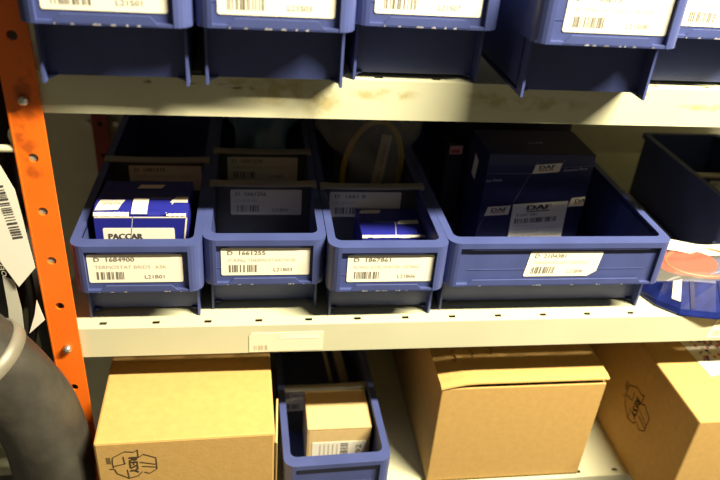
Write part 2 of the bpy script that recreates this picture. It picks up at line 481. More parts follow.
def divider(parent, Wd, H, y, lines=None, lx=0.0, seed=5, lw=0.080, lh=0.031, tilt=0.0):
    h = Wd / 2; mb = MB()
    mb.box(-h + 0.0078, h - 0.0078, 0, 0.002, 0.006, H + 0.001)
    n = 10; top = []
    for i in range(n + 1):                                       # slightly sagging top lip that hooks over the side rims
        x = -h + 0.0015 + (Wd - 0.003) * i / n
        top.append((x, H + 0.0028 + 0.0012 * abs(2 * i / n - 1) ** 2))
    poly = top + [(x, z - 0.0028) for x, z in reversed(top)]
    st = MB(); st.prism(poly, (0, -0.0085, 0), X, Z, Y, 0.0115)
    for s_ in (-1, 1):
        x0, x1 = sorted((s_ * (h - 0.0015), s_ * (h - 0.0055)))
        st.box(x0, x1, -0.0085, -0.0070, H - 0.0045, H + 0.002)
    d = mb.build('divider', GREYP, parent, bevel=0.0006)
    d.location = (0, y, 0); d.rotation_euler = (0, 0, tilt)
    st.build('top_lip', LITLIP, d, bevel=0.0006)
    if lines: bin_label(d, lines, (lx - lw / 2, 0, H - 0.0065 - lh), lw, lh, seed)
    return d

def storage_bin(label, Wd, H, zc, D, loc, rz=0, lines=None, lx=0.0, seed=1, group=None, lw=0.0845, lh=0.0305, cut=False, shear=0.0):
    t = thing('storage_bin', label, 'storage bin', loc, rz, group)
    b = bin_body(Wd, H, zc, D)
    if 'proto' in b: del b['proto']
    else: b = b.copy(); C.objects.link(b)
    b.parent = t
    if lines:
        a, bb = X, Z
        if shear: bb = (Z + X * shear)
        bin_label(t, lines, (lx - lw / 2, -0.0160, zc + 0.0092), lw, lh, seed, cut, a, bb)
    return t

DM, HM, ZM = 0.395, 0.0935, 0.0430
GM, GU = 'bins on the middle shelf', 'bins on the upper shelf'
b1 = storage_bin('narrow blue bin beside the orange post, holding the bright blue carton', 0.1165, HM, ZM, DM, (0.0395, 0.018, 0.0003), 0, ['D  1684900', 'TERMOSTAT BRIDS  .KSK', 'L21B01'], -0.002, 11, GM)
divider(b1, 0.1165, HM, 0.166, ['D  1481375', 'TERMOSTAT BRIDS  .KSK', 'L21B02'], 0.007, 21)
b2 = storage_bin('narrow blue bin with two labelled grey dividers and an empty front pocket', 0.1165, HM, ZM, DM, (0.1560, 0.028, 0.0003), 0, ['D  1661255', 'O-RING THERMOSTAATHUIS', 'L21B03'], 0.0008, 12, GM)
divider(b2, 0.1165, HM, 0.098, ['D  1661256', 'O-RING', 'L21B04'], 0.003, 22, 0.077)
divider(b2, 0.1165, HM, 0.183, ['D  1661270', 'THERMOSTAAT RING LOSSE', 'L21B05'], 0.000, 23, 0.083)
b3 = storage_bin('narrow blue bin left of the wide bin, holding a small blue carton and yellow hose', 0.1175, HM, ZM, DM, (0.2737, 0.0140, 0.0003), 0, ['D  1867861', 'SLANG KOELWATER LEIDING', 'L21B06'], 0.0025, 13, GM)
divider(b3, 0.1175, HM, 0.1075, ['D  1661 8', 'SLANG', 'L21B07'], -0.006, 24, 0.080, 0.031)
b4 = storage_bin('double-width blue bin holding the large navy carton', 0.2350, HM, ZM, DM, (0.4502, 0.020, 0.0003), 0, ['D  2104381', 'THERMOSTAAT LEIDING', 'L21B08'], 0.0035, 14, GM, 0.077, 0.0295, True, 0.12)
b6 = storage_bin('shadowed blue bin behind the red gasket bag at right edge', 0.117, HM, ZM, 0.20, (0.7395, 0.094, 0.0003), 0, ['D  1745003', 'O-RING', 'L21B09'], 0, 15, GM)
divider(b6, 0.117, HM, 0.064, ['D  1745004', 'O-RING', 'L21B10'], 0.004, 25)

HU, ZU = 0.1005, 0.0490
ZS = 0.2533
storage_bin('blue upper bin touching the orange post, yellowish label', 0.117, HU, ZU, DM, (0.0445, -0.030, ZS), 0.012, ['D  1684901', 'TERMOSTAT BRIDS', 'L21S01'], 0.000, 31, GU)
storage_bin('second blue upper bin from the orange post, above brown lip stain', 0.117, HU, ZU, DM, (0.1625, -0.024, ZS), 0.012, ['D  1684902', 'KOELWATER LEIDING', 'L21S03'], 0.0, 32, GU)
storage_bin('third blue upper bin from the orange post, set back beside the gap', 0.117, HU, ZU, DM, (0.2800, 0.000, ZS), 0, ['D  1684903', 'KOELWATER LEIDING', 'L21S07'], 0.0, 33, GU)
storage_bin('blue upper bin pulled furthest forward, right of the gap', 0.120, HU, ZU, DM, (0.4150, -0.0335, ZS), 0, ['D  1745013', 'SLANG KOELWATER', 'L21S08'], 0.004, 34, GU)
storage_bin('blue upper bin at the right edge, behind the most forward bin', 0.117, HU, ZU, DM, (0.5345, 0.003, ZS), 0, ['D  2045006', 'SLANG KOELWATER', 'L21S09'], 0.0, 35, GU)

b5 = storage_bin('blue bin on the lower shelf between two cardboard cartons', 0.117, HM, ZM, DM, (0.2345, -0.022, -0.2497), 0.025)
divider(b5, 0.117, 0.0805, 0.114, ['D  1453133', 'FILTER', 'L21A04'], -0.022, 26, 0.060)

# ------------------------------------------------------------------ recycling mark
def resy(mb, o, a, b, s, m, lift=0.0004):
    """line drawing of the round transport-packaging mark: three bent arrows and upright letters"""
    t = 0.022 * s
    def P(pts):
        for i in range(len(pts) - 1): line(mb, o, a, b, (pts[i][0] * s, pts[i][1] * s), (pts[i + 1][0] * s, pts[i + 1][1] * s), t, m, lift)
    P([(0.0, 0.62), (0.02, 0.82), (0.30, 1.0), (0.52, 0.97), (0.60, 1.04), (0.60, 0.78)])
    P([(0.60, 0.78), (0.72, 0.88), (1.0, 0.74), (1.0, 0.36), (0.82, 0.22), (0.70, 0.28)])
    P([(-0.08, 0.45), (0.03, 0.44), (0.08, 0.28), (0.34, 0.10), (0.55, 0.16), (0.66, 0.30)])
    P([(0.0, 0.62), (0.02, 0.48)]); P([(0.26, 0.84), (0.28, 0.60)]); P([(0.32, 0.40), (0.34, 0.10)]); P([(0.66, 0.48), (1.0, 0.42)])
    P([(0.30, 0.60), (0.04, 0.54)]); P([(0.62, 0.62), (0.98, 0.52)])
    # letters run top to bottom
    a2, b2 = -Vector(b), Vector(a)
    text(mb, 'RESY', Vector(o) + Vector(a) * 0.38 * s + Vector(b) * 0.80 * s, a2, b2, 0, 0, 0.52 * s, 0.20 * s, m, lift, bold=0.012 * s)
    for k in range(3): rect(mb, o, a, b, (-0.12 + 0.035 * k) * s, 0.62 * s, 0.014 * s, 0.22 * s, m, lift)

def carton(name, label, x0, x1, y0, y1, z0, z1, rz=0, wall=0.004):
    t = thing(name, label, 'cardboard carton', (x0, y0, z0), rz, 'brown cartons on the lower shelf')
    w, d, h = x1 - x0, y1 - y0, z1 - z0
    return t, w, d, h

# left carton
t, w, d, h = carton('cardboard_carton', 'large brown carton on lower shelf next to the orange post', -0.0020, 0.1650, -0.0785, 0.24, -0.2498, -0.0725, 0.022)
mb = MB(); mb.box(0, w, 0, d, 0, h, 0)
resy(mb, (0.0150, 0, h - 0.0515), X, Z, 0.040, 1)
mb.build('body', [BOARD, PRINT], t, bevel=0.0022)
mb = MB(); mb.prism([(w + 0.0002, 0.0), (w + 0.0022, -0.001), (w + 0.0062, 0.06), (w + 0.0042, 0.06)], (0, 0, 0.01), X, Y, Z, h - 0.022); mb.build('glue_flap', BOARDE, t, bevel=0.0005)

# middle carton, lid sprung open along the front
t, w, d, h = carton('cardboard_carton', 'brown carton in the middle of lower shelf with a sprung lid flap', 0.352, 0.5475, 0.005, 0.30, -0.2498, -0.0985, 0.0)
mb = MB()
mb.box(0, w, 0, 0.004, 0, h); mb.box(0, w, d - 0.004, d, 0, h); mb.box(0, 0.004, 0.004, d - 0.004, 0, h); mb.box(w - 0.004, w, 0.004, d - 0.004, 0, h); mb.box(0, w, 0, d, 0, 0.004)
mb.build('body', BOARD, t, bevel=0.0012)
mb = MB()
# lid: a bowed board, its front edge folded down and standing off the box
prof = [(-0.004, 0.0005), (0.02, 0.0042), (0.10, 0.0052), (0.30, 0.0050), (0.60, 0.0048), (0.90, 0.0045), (1.00, 0.0030)]
vs = []
rows = [(-0.0015, -0.0008), (-0.0010, 0.0010), (0.006, 0.0026), (0.10, 0.0035), (d - 0.02, 0.0020), (d, 0.0)]
n = 14
def lidz(uu):
    bow = 0.0072 * math.sin(min(1, uu / 0.22) * PI / 2) + 0.0006
    return bow
for (yy, dz) in rows:
    for i in range(n + 1):
        uu = i / n
        vs.append((uu * (w + 0.002) - 0.001, yy, h + (lidz(uu) if yy < 0.1 else lidz(uu) * 0.6) + dz))
fs = [(k * (n + 1) + i, k * (n + 1) + i + 1, (k + 1) * (n + 1) + i + 1, (k + 1) * (n + 1) + i) for k in range(len(rows) - 1) for i in range(n)]
mb.add(vs, fs)
# faint hand-sized print running across the lid
for (px, py) in ((0.022, 0.035), (0.044, 0.04), (0.068, 0.045)):
    for k in range(5):
        zz = h + 0.0106
        line(mb, (0, 0, zz), X, Y, (px + 0.003 * (k % 2), py + 0.007 * k), (px + 0.003 * ((k + 1) % 2), py + 0.007 * (k + 1)), 0.0009, 1, 0.0002)
lid = mb.build('top_flap', [BOARD, mat('faint_board_print', (0.30, 0.18, 0.06), 0.8)], t, fix=False)
sol = lid.modifiers.new('board_thickness', 'SOLIDIFY'); sol.thickness = 0.003; sol.offset = -1

# right carton
t, w, d, h = carton('cardboard_carton', 'brown carton at the right end of lower shelf, paper sheet on top', 0.615, 0.80, -0.072, 0.24, -0.2498, -0.0860, 0.0)
mb = MB(); mb.box(0, w, 0, d, 0, h, 0)
# the mark sits on the left-hand side, turned on its side
resy(mb, (0, 0.128, 0.055), -Y, Z, 0.055, 1)
mb.build('body', [BOARD, PRINT], t, bevel=0.0022)
# printed sheet lying on it
mb = MB(); o = Vector((0.669, -0.004, -0.0857)); a = Vector((0.966, 0.259, 0)).normalized(); b = Vector((-0.06, 0.998, 0)).normalized()
mb.prism([(0, 0), (0.075, 0), (0.075, 0.09), (0, 0.09)], o, a, b, Z, 0.0006, 0)
rnd = random.Random(3)
for k in range(46):
    cx, cy = rnd.uniform(0.008, 0.06), rnd.uniform(0.018, 0.062)
    pts = [(cx + rnd.uniform(.001, .004) * math.cos(q), cy + rnd.uniform(.001, .004) * math.sin(q)) for q in (0.3, 1.6, 2.9, 4.1, 5.3)]
    mb.poly([o + a * p + b * q + Z * (0.0008 + 0.00001 * k) for p, q in pts], rnd.choice((1, 1, 2, 2, 3)))
tag(mb.build('paper_sheet', [PAPER, BLUEINK, REDINK, FAINT], None, fix=False), 'white printed sheet with red and blue marks on the right carton', 'paper sheet')

# ------------------------------------------------------------------ small carton in the lower bin
bt = thing('small_carton', 'small pale brown carton with side-turned label in lower bin', 'cardboard carton', (0.2066, 0.0185, -0.2438), 0.0)
w, d, h = 0.0735, 0.0625, 0.0775
mb = MB(); mb.box(0, w, 0, d, 0, h - 0.001)
mb.build('body', PALEB, bt, bevel=0.0012)
mb = MB(); mb.box(0, w, -0.0004, d, h - 0.001, h + 0.0012); mb.box(-0.0011, 0, 0.0, d, 0.012, h + 0.0012); mb.build('top_flap', PALEB, bt, bevel=0.0006)
mb = MB(); o = Vector((0.005, 0, 0.030)); a, b = X, Z
mb.prism([(0, 0), (0.064, 0), (0.064, 0.0265), (0, 0.0265)], o, X, Z, -Y, 0.0004, 0)
for k in range(5): rect(mb, o, X, Z, 0.009 + 0.005 * k, 0.002, 0.0013, 0.0215, 1, 0.0007)
barcode(mb, o, Z, -X, 0.002, -0.0425, 0.022, 0.0085, 2, 8, 0.0007) if False else [rect(mb, o, X, Z, 0.0335, 0.002 + q, 0.009, qq, 2, 0.0007) for q, qq in ((0, .001), (.0022, .0016), (.0052, .0008), (.0072, .002), (.0105, .0009), (.0128, .0015), (.0158, .0008), (.018, .0018), (.0212, .0012))]
text(mb, '192', o + X * 0.0515, Z, -X, 0.002, -0.0065 + 0.0, 0.0195, 0.0065, 2, 0.0007)
mb.build('label_sticker', [PAPER, FAINT, INK], bt, fix=False)
# clear tube leaning at the back of the bin
mb = MB(); mb.tube([(0.2660, 0.150, -0.2150), (0.250, 0.19, -0.165), (0.2300, 0.225, -0.110)], 0.0065, seg=14)
mb.tube([(0.2480, 0.150, -0.2150), (0.234, 0.18, -0.165), (0.2200, 0.205, -0.120)], 0.0030, seg=10)
tag(mb.build('clear_tube', clear_plastic('clear_tube_plastic', (0.75, 0.66, 0.52), 0.45, 0.12), None, smooth=True), 'clear plastic tube leaning behind the small carton in lower bin', 'tube')

# ------------------------------------------------------------------ bright blue carton in the first bin
t = thing('blue_carton', 'bright blue carton with torn lid and white label in the first middle bin', 'carton', (-0.0035, 0.0395, 0.0062), 0.0)
w, d, h = 0.0865, 0.074, 0.0955
q0 = Vector((-0.0035, 0.0395, 0.0062))
mb = MB(); mb.box(0, w, 0, d, 0, h, 0)
line(mb, (0, 0, 0), X, Z, (0.036, h), (0.029, h - 0.045), 0.0007, 1, 0.0003)
line(mb, (0, 0, 0), X, Z, (w - 0.001, h - 0.001), (w - 0.007, h - 0.05), 0.0016, 2, 0.0003)
line(mb, (0, 0, 0), X, Z, (0.001, h - 0.0008), (w - 0.001, h - 0.0008), 0.0014, 3, 0.0003)
mb.build('body', [CBLUE, SILVER, PATCH, TORN], t, bevel=0.0006)
mb = MB()
prof = [(d, h + 0.0005), (d * 0.6, h + 0.0025), (d * 0.3, h + 0.0058), (0.014, h + 0.0056), (0.004, h + 0.0030), (0.0008, h - 0.0000 + 0.0012)]
n = 10; vs = []
for yy, zz in prof:
    for i in range(n + 1): vs.append((w * i / n, yy, zz + (0.0010 * math.sin(i * 1.7) if yy < 0.002 else 0)))
mb.add(vs, [(k * (n + 1) + i, k * (n + 1) + i + 1, (k + 1) * (n + 1) + i + 1, (k + 1) * (n + 1) + i) for k in range(len(prof) - 1) for i in range(n)], 0)
# creamy patches and lines printed on the lid follow its surface
def lz(yy):
    P = sorted(prof)
    for (a0, z0), (a1, z1) in zip(P, P[1:]):
        if a0 <= yy <= a1: return z0 + (z1 - z0) * (yy - a0) / (a1 - a0)
    return P[0][1] if yy < P[0][0] else P[-1][1]
def lidpoly(pts, m, lift=0.0006):
    ys = [p[1] for p in pts]; y0, y1 = min(ys), max(ys); k = 6
    # pts: quad (front-left, back-left, back-right, front-right)
    A, B, Cc, D_ = map(Vector, [Vector((*p, 0)) for p in pts])
    for i in range(k):
        r0_, r1_ = i / k, (i + 1) / k
        q = [A.lerp(B, r0_), D_.lerp(Cc, r0_), D_.lerp(Cc, r1_), A.lerp(B, r1_)]
        mb.poly([(p.x, p.y, lz(p.y) + lift) for p in q], m)
lidpoly([(0.001, 0.005), (0.004, 0.0215), (0.027, 0.0215), (0.022, 0.006)], 1)
text(mb, 'GENUINE', (0.0065, 0.0128, lz(0.012) + 0.0008), X, Y, 0, 0, 0.0175, 0.0042, 2, 0.0004)
lidpoly([(0.0345, 0.001), (0.0345, 0.026), (0.0490, 0.026), (0.0490, 0.001)], 3, 0.0009)
lidpoly([(0.069, 0.017), (0.074, 0.031), (w - 0.001, 0.031), (w - 0.001, 0.017)], 1)
lidpoly([(0.033, 0.054), (0.036, 0.0635), (0.060, 0.0635), (0.057, 0.054)], 1)
lidpoly([(0.066, 0.002), (0.0665, 0.002), (0.0725, 0.017), (0.0715, 0.017)], 1)
lidpoly([(0.050, 0.026), (0.050, 0.028), (0.070, 0.028), (0.070, 0.026)], 4)
# ragged white tear along the front
rnd = random.Random(6)
xs = [0.0005 + 0.004 * k for k in range(9)]
for i in range(8):
    mb.poly([(xs[i], -0.0006, h + 0.0002 + rnd.uniform(0, .0006)), (xs[i + 1], -0.0006, h + 0.0002 + rnd.uniform(0, .0006)), (xs[i + 1], 0.0012 + rnd.uniform(0, .0015), h + 0.0036), (xs[i], 0.0012 + rnd.uniform(0, .0015), h + 0.0036)], 3)
for i in range(4):
    x = 0.067 + 0.0045 * i
    mb.poly([(x, -0.0004, h + 0.0010), (x + 0.0045, -0.0004, h + 0.0004), (x + 0.0045, 0.0015, h + 0.0026), (x, 0.0015, h + 0.0022)], 3)
mb.build('lid', [CBLUE, PATCH, INK, TORN, SILVER], t, fix=False)
mb = MB(); o = Vector((0.0075, 0, h - 0.0385))
mb.prism([(0.001, 0), (0.065, 0), (0.066, 0.001), (0.066, 0.025), (0.065, 0.026), (0.001, 0.026), (0, 0.025), (0, 0.001)], o, X, Z, -Y, 0.0003, 0)
text(mb, 'PACCAR', o, X, Z, 0.005, 0.0140, 0.031, 0.0062, 1, 0.0006, bold=0.0004)
text(mb, 'PARTS', o, X, Z, 0.005, 0.007, 0.020, 0.004, 1, 0.0006)
mb.build('label_sticker', [PAPER, INK], t, fix=False)

# ------------------------------------------------------------------ small blue carton in the third bin
t = thing('blue_carton', 'small blue carton lying low in the bin left of the wide bin', 'carton', (0.2568, 0.0580, 0.0062), 0.0)
w, d, h = 0.0665, 0.060, 0.0623
mb = MB(); mb.box(0, w, 0, d, 0, h, 0)
line(mb, (0, 0, h), X, Y, (0.0355, 0.0), (0.040, 0.030), 0.0007, 1, 0.0003)
for pts, m in (([(0.002, 0.048), (0.006, 0.056), (0.028, 0.057), (0.025, 0.049)], 2), ([(0.041, 0.0245), (0.044, 0.033), (w - 0.001, 0.034), (w - 0.002, 0.0255)], 2)):
    mb.poly([(p, q, h + 0.0003) for p, q in pts], m)
text(mb, 'Genuine Parts', (0, 0, h), X, Y, 0.016, 0.0285, 0.024, 0.0035, 1, 0.0003)
mb.build('body', [CBLUE, SILVER, PATCH], t, bevel=0.0007)
mb = MB(); rnd = random.Random(2)
for i in range(12):
    x = w * i / 12
    mb.poly([(x, -0.0007, h - 0.001 - rnd.uniform(0, .001)), (x + w / 12, -0.0007, h - 0.001 - rnd.uniform(0, .001)), (x + w / 12, 0.0006, h + 0.0009), (x, 0.0006, h + 0.0009)], 0)
mb.build('torn_edge', TORN, t, fix=False)

# ------------------------------------------------------------------ large navy carton in the wide bin
t = thing('navy_carton', 'large navy carton with white slanted badges standing in the wide bin', 'carton', (0.0, 0.0, 0.0), 0.0)
x0, x1, y0, y1, z0, z1 = 0.3935, 0.5135, 0.1000, 0.168, 0.0062, 0.1445
t.location = (x0, y0, z0)
w, d, h = x1 - x0, y1 - y0, z1 - z0
def lc(p): return (p[0] - x0, p[1] - z0)
mb = MB(); mb.box(0, w, 0, d, 0, h, 0)
rect(mb, (0, 0, 0), X, Z, 0.001, h - 0.0125, w - 0.002, 0.0118, 5, 0.0002)
def badge(pl, word=True, clip=1.0):
    pts = [lc(p) for p in pl]
    mb.poly([(p, -0.0004, q) for p, q in pts], 1)
    bx, by = pts[0]; a = Vector((pts[3][0] - bx, 0, pts[3][1] - by)); a.normalize(); b = a.cross(-Y) * -1
    b = Vector((-a.z, 0, a.x))
    text(mb, 'DAF' if clip == 1 else 'DA', (bx, 0, by), a, b, 0.0075, 0.0046, 0.0175 * clip, 0.0046, 2, 0.0006, 0.15, bold=0.0004)
    rect(mb, (bx, 0, by), a, b, 0.0065, 0.0027, 0.0175 * clip, 0.0010, 3, 0.0006)
badge([(0.4447, 0.1218), (0.4470, 0.1325), (0.4772, 0.1353), (0.4750, 0.1245)])
badge([(0.3993, 0.0696), (0.4020, 0.0809), (0.4282, 0.0829), (0.4268, 0.0715)])
badge([(0.4950, 0.0813), (0.4976, 0.0927), (0.5133, 0.0945), (0.5133, 0.0830)], clip=0.66)
text(mb, 'Genuine Parts', (0, 0, 0), X + Z * 0.09, Z, 0.0866, h - 0.0275 + 0.0, 0.027, 0.0036, 4, 0.0004)
text(mb, 'ine Parts', (0, 0, 0), X + Z * 0.09, Z, 0.0012, h - 0.0335, 0.0175, 0.0036, 4, 0.0004)
for p, q in (((0.4435, 0.1218), (0.4292, 0.0836)), ((0.3995, 0.0683), (0.3940, 0.050)), ((0.3937, 0.1215), (0.4440, 0.1222)), ((0.4775, 0.1300), (0.5133, 0.1318)), ((0.3937, 0.0690), (0.3995, 0.0698)), ((0.4950, 0.0810), (0.490, 0.066)), ((0.4470, 0.1330), (0.4500, 0.1360)), ((0.4775, 0.1355), (0.4790, 0.1395))):
    line(mb, (0, 0, 0), X, Z, lc(p), lc(q), 0.0005, 6, 0.00035)
# badge on the left side face and lettered strip on the top
mb.poly([(-0.0004, 0.048, h - 0.045), (-0.0004, 0.034, h - 0.047), (-0.0004, 0.030, h - 0.022), (-0.0004, 0.044, h - 0.018)], 1)
rect(mb, (0, 0, h), X, Y, 0.047, 0.026, 0.030, 0.010, 5, 0.0003); text(mb, 'DAF', (0, 0, h), X, Y, 0.053, 0.0285, 0.018, 0.005, 4, 0.0005)
mb.build('body', [NAVY, PATCH, INK, REDINK, SILVER, mat('navy_top_band', (0.03, 0.032, 0.075), 0.4), mat('thin_grey_line', (0.20, 0.20, 0.26), 0.5)], t, bevel=0.0007)
mb = MB(); o = Vector((0.0385, -0.0006, 0.0300)); a = Vector((1, 0, 0.075)).normalized(); b = Vector((-0.03, 0, 1)).normalized()
mb.prism([(0, 0), (0.064, 0), (0.0635, 0.048), (0, 0.048)], o, a, b, -Y, 0.0003, 0)
text(mb, 'DAF', o, a, b, 0.0165, 0.0400, 0.027, 0.0060, 1, 0.0006, 0.1, bold=0.0008); rect(mb, o, a, b, 0.0165, 0.0375, 0.027, 0.0012, 1, 0.0006)
text(mb, '2100 381', o, a, b, 0.005, 0.0325, 0.025, 0.0032, 1, 0.0006)
barcode(mb, o, a, b, 0.0045, 0.0235, 0.050, 0.0062, 1, 17, 0.0006)
for k, ww in enumerate((0.026, 0.052, 0.030, 0.055)):
    text(mb, ('THERMOSTAAT', 'THERMOSTAT  KIT COMPLETE', 'TERMOSTATO', 'MADE IN THE NETHERLANDS')[k], o, a, b, 0.004, 0.0190 - 0.0045 * k, ww, 0.0024, 2, 0.0006)
mb.build('label_sticker', [PAPER, INK, FAINT], t, fix=False)

# cartons further back in the wide bin
mb = MB(); mb.box(0, 0.150, 0, 0.085, 0, 0.1485); mb.box(0.001, 0.149, -0.0005, 0.0845, 0.1485, 0.1497, 0)
tag(mb.build('black_carton', BLACKB, None, bevel=0.001, loc=(0.390, 0.225, 0.0062)), 'black carton standing behind the large navy carton in the wide bin', 'carton')
t = thing('narrow_carton', 'narrow dark carton with a pink label, left of the navy carton', 'carton', (0.3760, 0.198, 0.0062), 0.05)
MB().box(0, 0.022, 0, 0.022, 0, 0.108).build('body', BLACKB, t, bevel=0.0008)
mb = MB(); mb.box(0.003, 0.019, -0.0004, 0.0, 0.094, 0.105, 0); rect(mb, (0, 0, 0), X, Z, 0.005, 0.096, 0.010, 0.004, 1, 0.0006)
mb.build('label_sticker', [mat('pinkish_label', (0.60, 0.30, 0.25), 0.6), REDINK], t, fix=False)

# ------------------------------------------------------------------ bags and hose behind the dividers
def crumple(name, c, rad, m, amp, freq, seed, sub=4, flat=0.0, waist=0.0, half=0.0320):
    bm = bmesh.new(); bmesh.ops.create_icosphere(bm, subdivisions=sub, radius=1.0)
    for v in bm.verts:
        p = v.co.copy()
        k = 1 + amp * noise.noise(p * freq + Vector((seed, seed * 2.1, 0))) + amp * 0.6 * noise.noise(p * freq * 2.3 + Vector((seed * 3, 0, seed))) - amp * 0.7 * abs(noise.noise(p * freq * 1.4 + Vector((0, seed, seed * 1.7))))
        v.co = Vector((p.x * rad[0], p.y * rad[1], p.z * rad[2])) * k
        if v.co.z < -rad[2] * flat and flat: v.co.z = -rad[2] * flat
        if waist and c[2] + v.co.z < waist + 0.006:           # squeezed between the bin's side walls below the rim
            q = min(1, max(0, (waist + 0.006 - c[2] - v.co.z) / 0.012)); lim = half / rad[0]
            v.co.x = v.co.x * (1 - q) + max(-half, min(half, v.co.x)) * q
    me = bpy.data.meshes.new(name); bm.to_mesh(me); bm.free()
    me.materials.append(m)
    for p in me.polygons: p.use_smooth = True
    o = bpy.data.objects.new(name, me); C.objects.link(o); o.location = c
    return o
tag(crumple('teal_bag', (0.1550, 0.315, 0.086), (0.056, 0.075, 0.085), TEAL, 0.28, 2.0, 4.0, flat=0.94, waist=0.104), 'dark teal plastic bag bulging at the rear of the two-divider bin', 'plastic bag')
tag(crumple('grey_bag', (0.2850, 0.270, 0.105), (0.072, 0.100, 0.105), SMOKE, 0.24, 2.4, 9.0, flat=0.93, waist=0.104), 'translucent grey bag around the yellow hose behind the divider', 'plastic bag')
ctr = Vector((0.2845, 0.190, 0.079)); pth = []
for i in range(40):
    a = 2 * PI * i / 40
    pth.append(ctr + X * 0.0345 * math.cos(a) + Z * 0.060 * math.sin(a) + Y * 0.010 * math.sin(a) + X * 0.006 * math.sin(a))
tag(MB().ring(pth, 0.0036).build('yellow_hose', YELLOW, None, smooth=True), 'coiled yellow hose standing up behind the divider of the third bin', 'hose')
mb = MB(); o = Vector((0.2805, 0.180, 0.052)); a = Vector((0.97, 0.05, -0.2)).normalized(); b = Vector((0.16, 0.12, 0.98)).normalized()
mb.prism([(0, 0), (0.0125, 0), (0.0125, 0.078), (0, 0.078)], o, a, b, a.cross(b), 0.0005, 0)
text(mb, 'L21B06 1867861', o + a * 0.009, b, -a, 0.010, -0.0, 0.055, 0.004, 1, 0.0008)
tag(mb.build('paper_tag', [mat('tan_tag_card', (0.50, 0.42, 0.33), 0.7), INK], None, fix=False), 'long tan paper tag inside the loop of yellow hose', 'tag')

# ------------------------------------------------------------------ right end of the middle shelf
t = thing('blue_parcel', 'shiny blue foil parcel lying on the shelf under the red gasket bag', 'parcel', (0.60, 0.04, 0.0003))
base = [(0.5745, 0.046), (0.583, 0.018), (0.602, -0.001), (0.640, -0.009), (0.682, -0.006), (0.686, 0.085), (0.60, 0.090)]
topp = [(0.5790, 0.047), (0.594, 0.032), (0.610, 0.024), (0.645, 0.018), (0.682, 0.020), (0.684, 0.080), (0.604, 0.085)]
mb = MB(); P0 = Vector((0.60, 0.04, 0))
lo_ = [Vector((*p, 0.0)) - P0 for p in base]; md = [Vector((*((Vector(p) * 0.85 + Vector(q) * 0.15)), 0.008)) - P0 for p, q in zip(base, topp)]; hi = [Vector((*p, 0.034)) - P0 for p in topp]; hi[0].z = 0.014; hi[1].z = 0.026
n = len(base)
mb.add(lo_ + md + hi, [tuple(reversed(range(n)))] + [tuple(range(2 * n, 3 * n))] + [(k * n + i, k * n + (i + 1) % n, (k + 1) * n + (i + 1) % n, (k + 1) * n + i) for k in (0, 1) for i in range(n)], 0)
mb.build('body', FOILB, t, bevel=0.003)
def onf(i, uu, vv, lift=0.0008):          # a point on the sloping front panel i
    A, B, Cc, D_ = md[i], md[(i + 1) % n], hi[(i + 1) % n], hi[i]
    p = A.lerp(B, uu).lerp(D_.lerp(Cc, uu), vv); nn = (B - A).cross(D_ - A).normalized(); return p + nn * lift
for i, us, m in ((1, (0.50, 0.98), 0), (2, (0.18, 0.42), 1), (3, (0.05, 0.30), 1), (3, (0.62, 0.95), 0)):
    MB().poly([onf(i, us[0] + 0.1, 0.02), onf(i, us[1], 0.05), onf(i, us[1] - 0.1, 0.95), onf(i, us[0], 0.98)] if m == 1 else [onf(i, us[0] + 0.08, 0.25), onf(i, us[1], 0.22), onf(i, us[1] - 0.04, 0.95), onf(i, us[0], 0.92)], 0).build('printed_patch', (PATCH, FOILD)[m], t, fix=False)
# gasket bag on top of the parcel
bag = thing('gasket_bag', 'clear plastic bag holding the red gasket, right of the wide bin', 'plastic bag', (0.630, 0.045, 0.0345))
def sheet(z0, amp, seed, m, name):
    nx, ny = 22, 14; vs = []
    for j in range(ny + 1):
        for i in range(nx + 1):
            uu, vv = i / nx, j / ny
            x = -0.060 + 0.122 * uu; y = -0.030 + 0.053 * vv
            bulge = (math.sin(PI * uu) * math.sin(PI * vv)) ** 0.5
            vs.append((x + 0.004 * noise.noise(Vector((vv * 4, seed, 0))), y + 0.006 * noise.noise(Vector((uu * 4, seed, 3))), 0.002 + z0 * bulge + 0.004 * vv + amp * noise.noise(Vector((uu * 5, vv * 4, seed))) * bulge))
    fs = [(j * (nx + 1) + i, j * (nx + 1) + i + 1, (j + 1) * (nx + 1) + i + 1, (j + 1) * (nx + 1) + i) for j in range(ny) for i in range(nx)]
    return MB().add(vs, fs).build(name, m, bag, smooth=True)
sheet(0.011, 0.007, 1.3, CLEAR, 'top_film'); sheet(0.001, 0.002, 5.0, CLEAR, 'bottom_film')
mb = MB(); vs = []
for i in range(13):
    uu = i / 12
    for vv in (0, 1): vs.append((-0.056 + 0.118 * uu, 0.014 + 0.010 * vv, 0.012 + 0.008 * vv + 0.003 * math.sin(uu * 7) - 0.006 * uu * uu))
mb.add(vs, [(2 * i, 2 * i + 2, 2 * i + 3, 2 * i + 1) for i in range(12)])
hd = mb.build('lit_film_edge', mat('lit_edge_cream', (0.64, 0.60, 0.49), 0.4), bag); sd = hd.modifiers.new('film_thickness', 'SOLIDIFY'); sd.thickness = 0.0006  # the bag film's lit top edge, put in as a cream strip
pth = [Vector((0.6450 + 0.047 * math.cos(2 * PI * i / 36), 0.044 + 0.023 * math.sin(2 * PI * i / 36), 0.0410 + 0.004 * math.sin(2 * PI * i / 36))) for i in range(36)]
mb = MB(); mb.ring(pth, 0.0021)
inner = [Vector((0.6220 + 0.038 * math.cos(2 * PI * i / 24), 0.045 + 0.021 * math.sin(2 * PI * i / 24), 0.0415 + 0.004 * math.sin(2 * PI * i / 24))) for i in range(24)]
mb.poly(inner, 1); mb.poly([p - Z * 0.001 for p in reversed(inner)], 1)
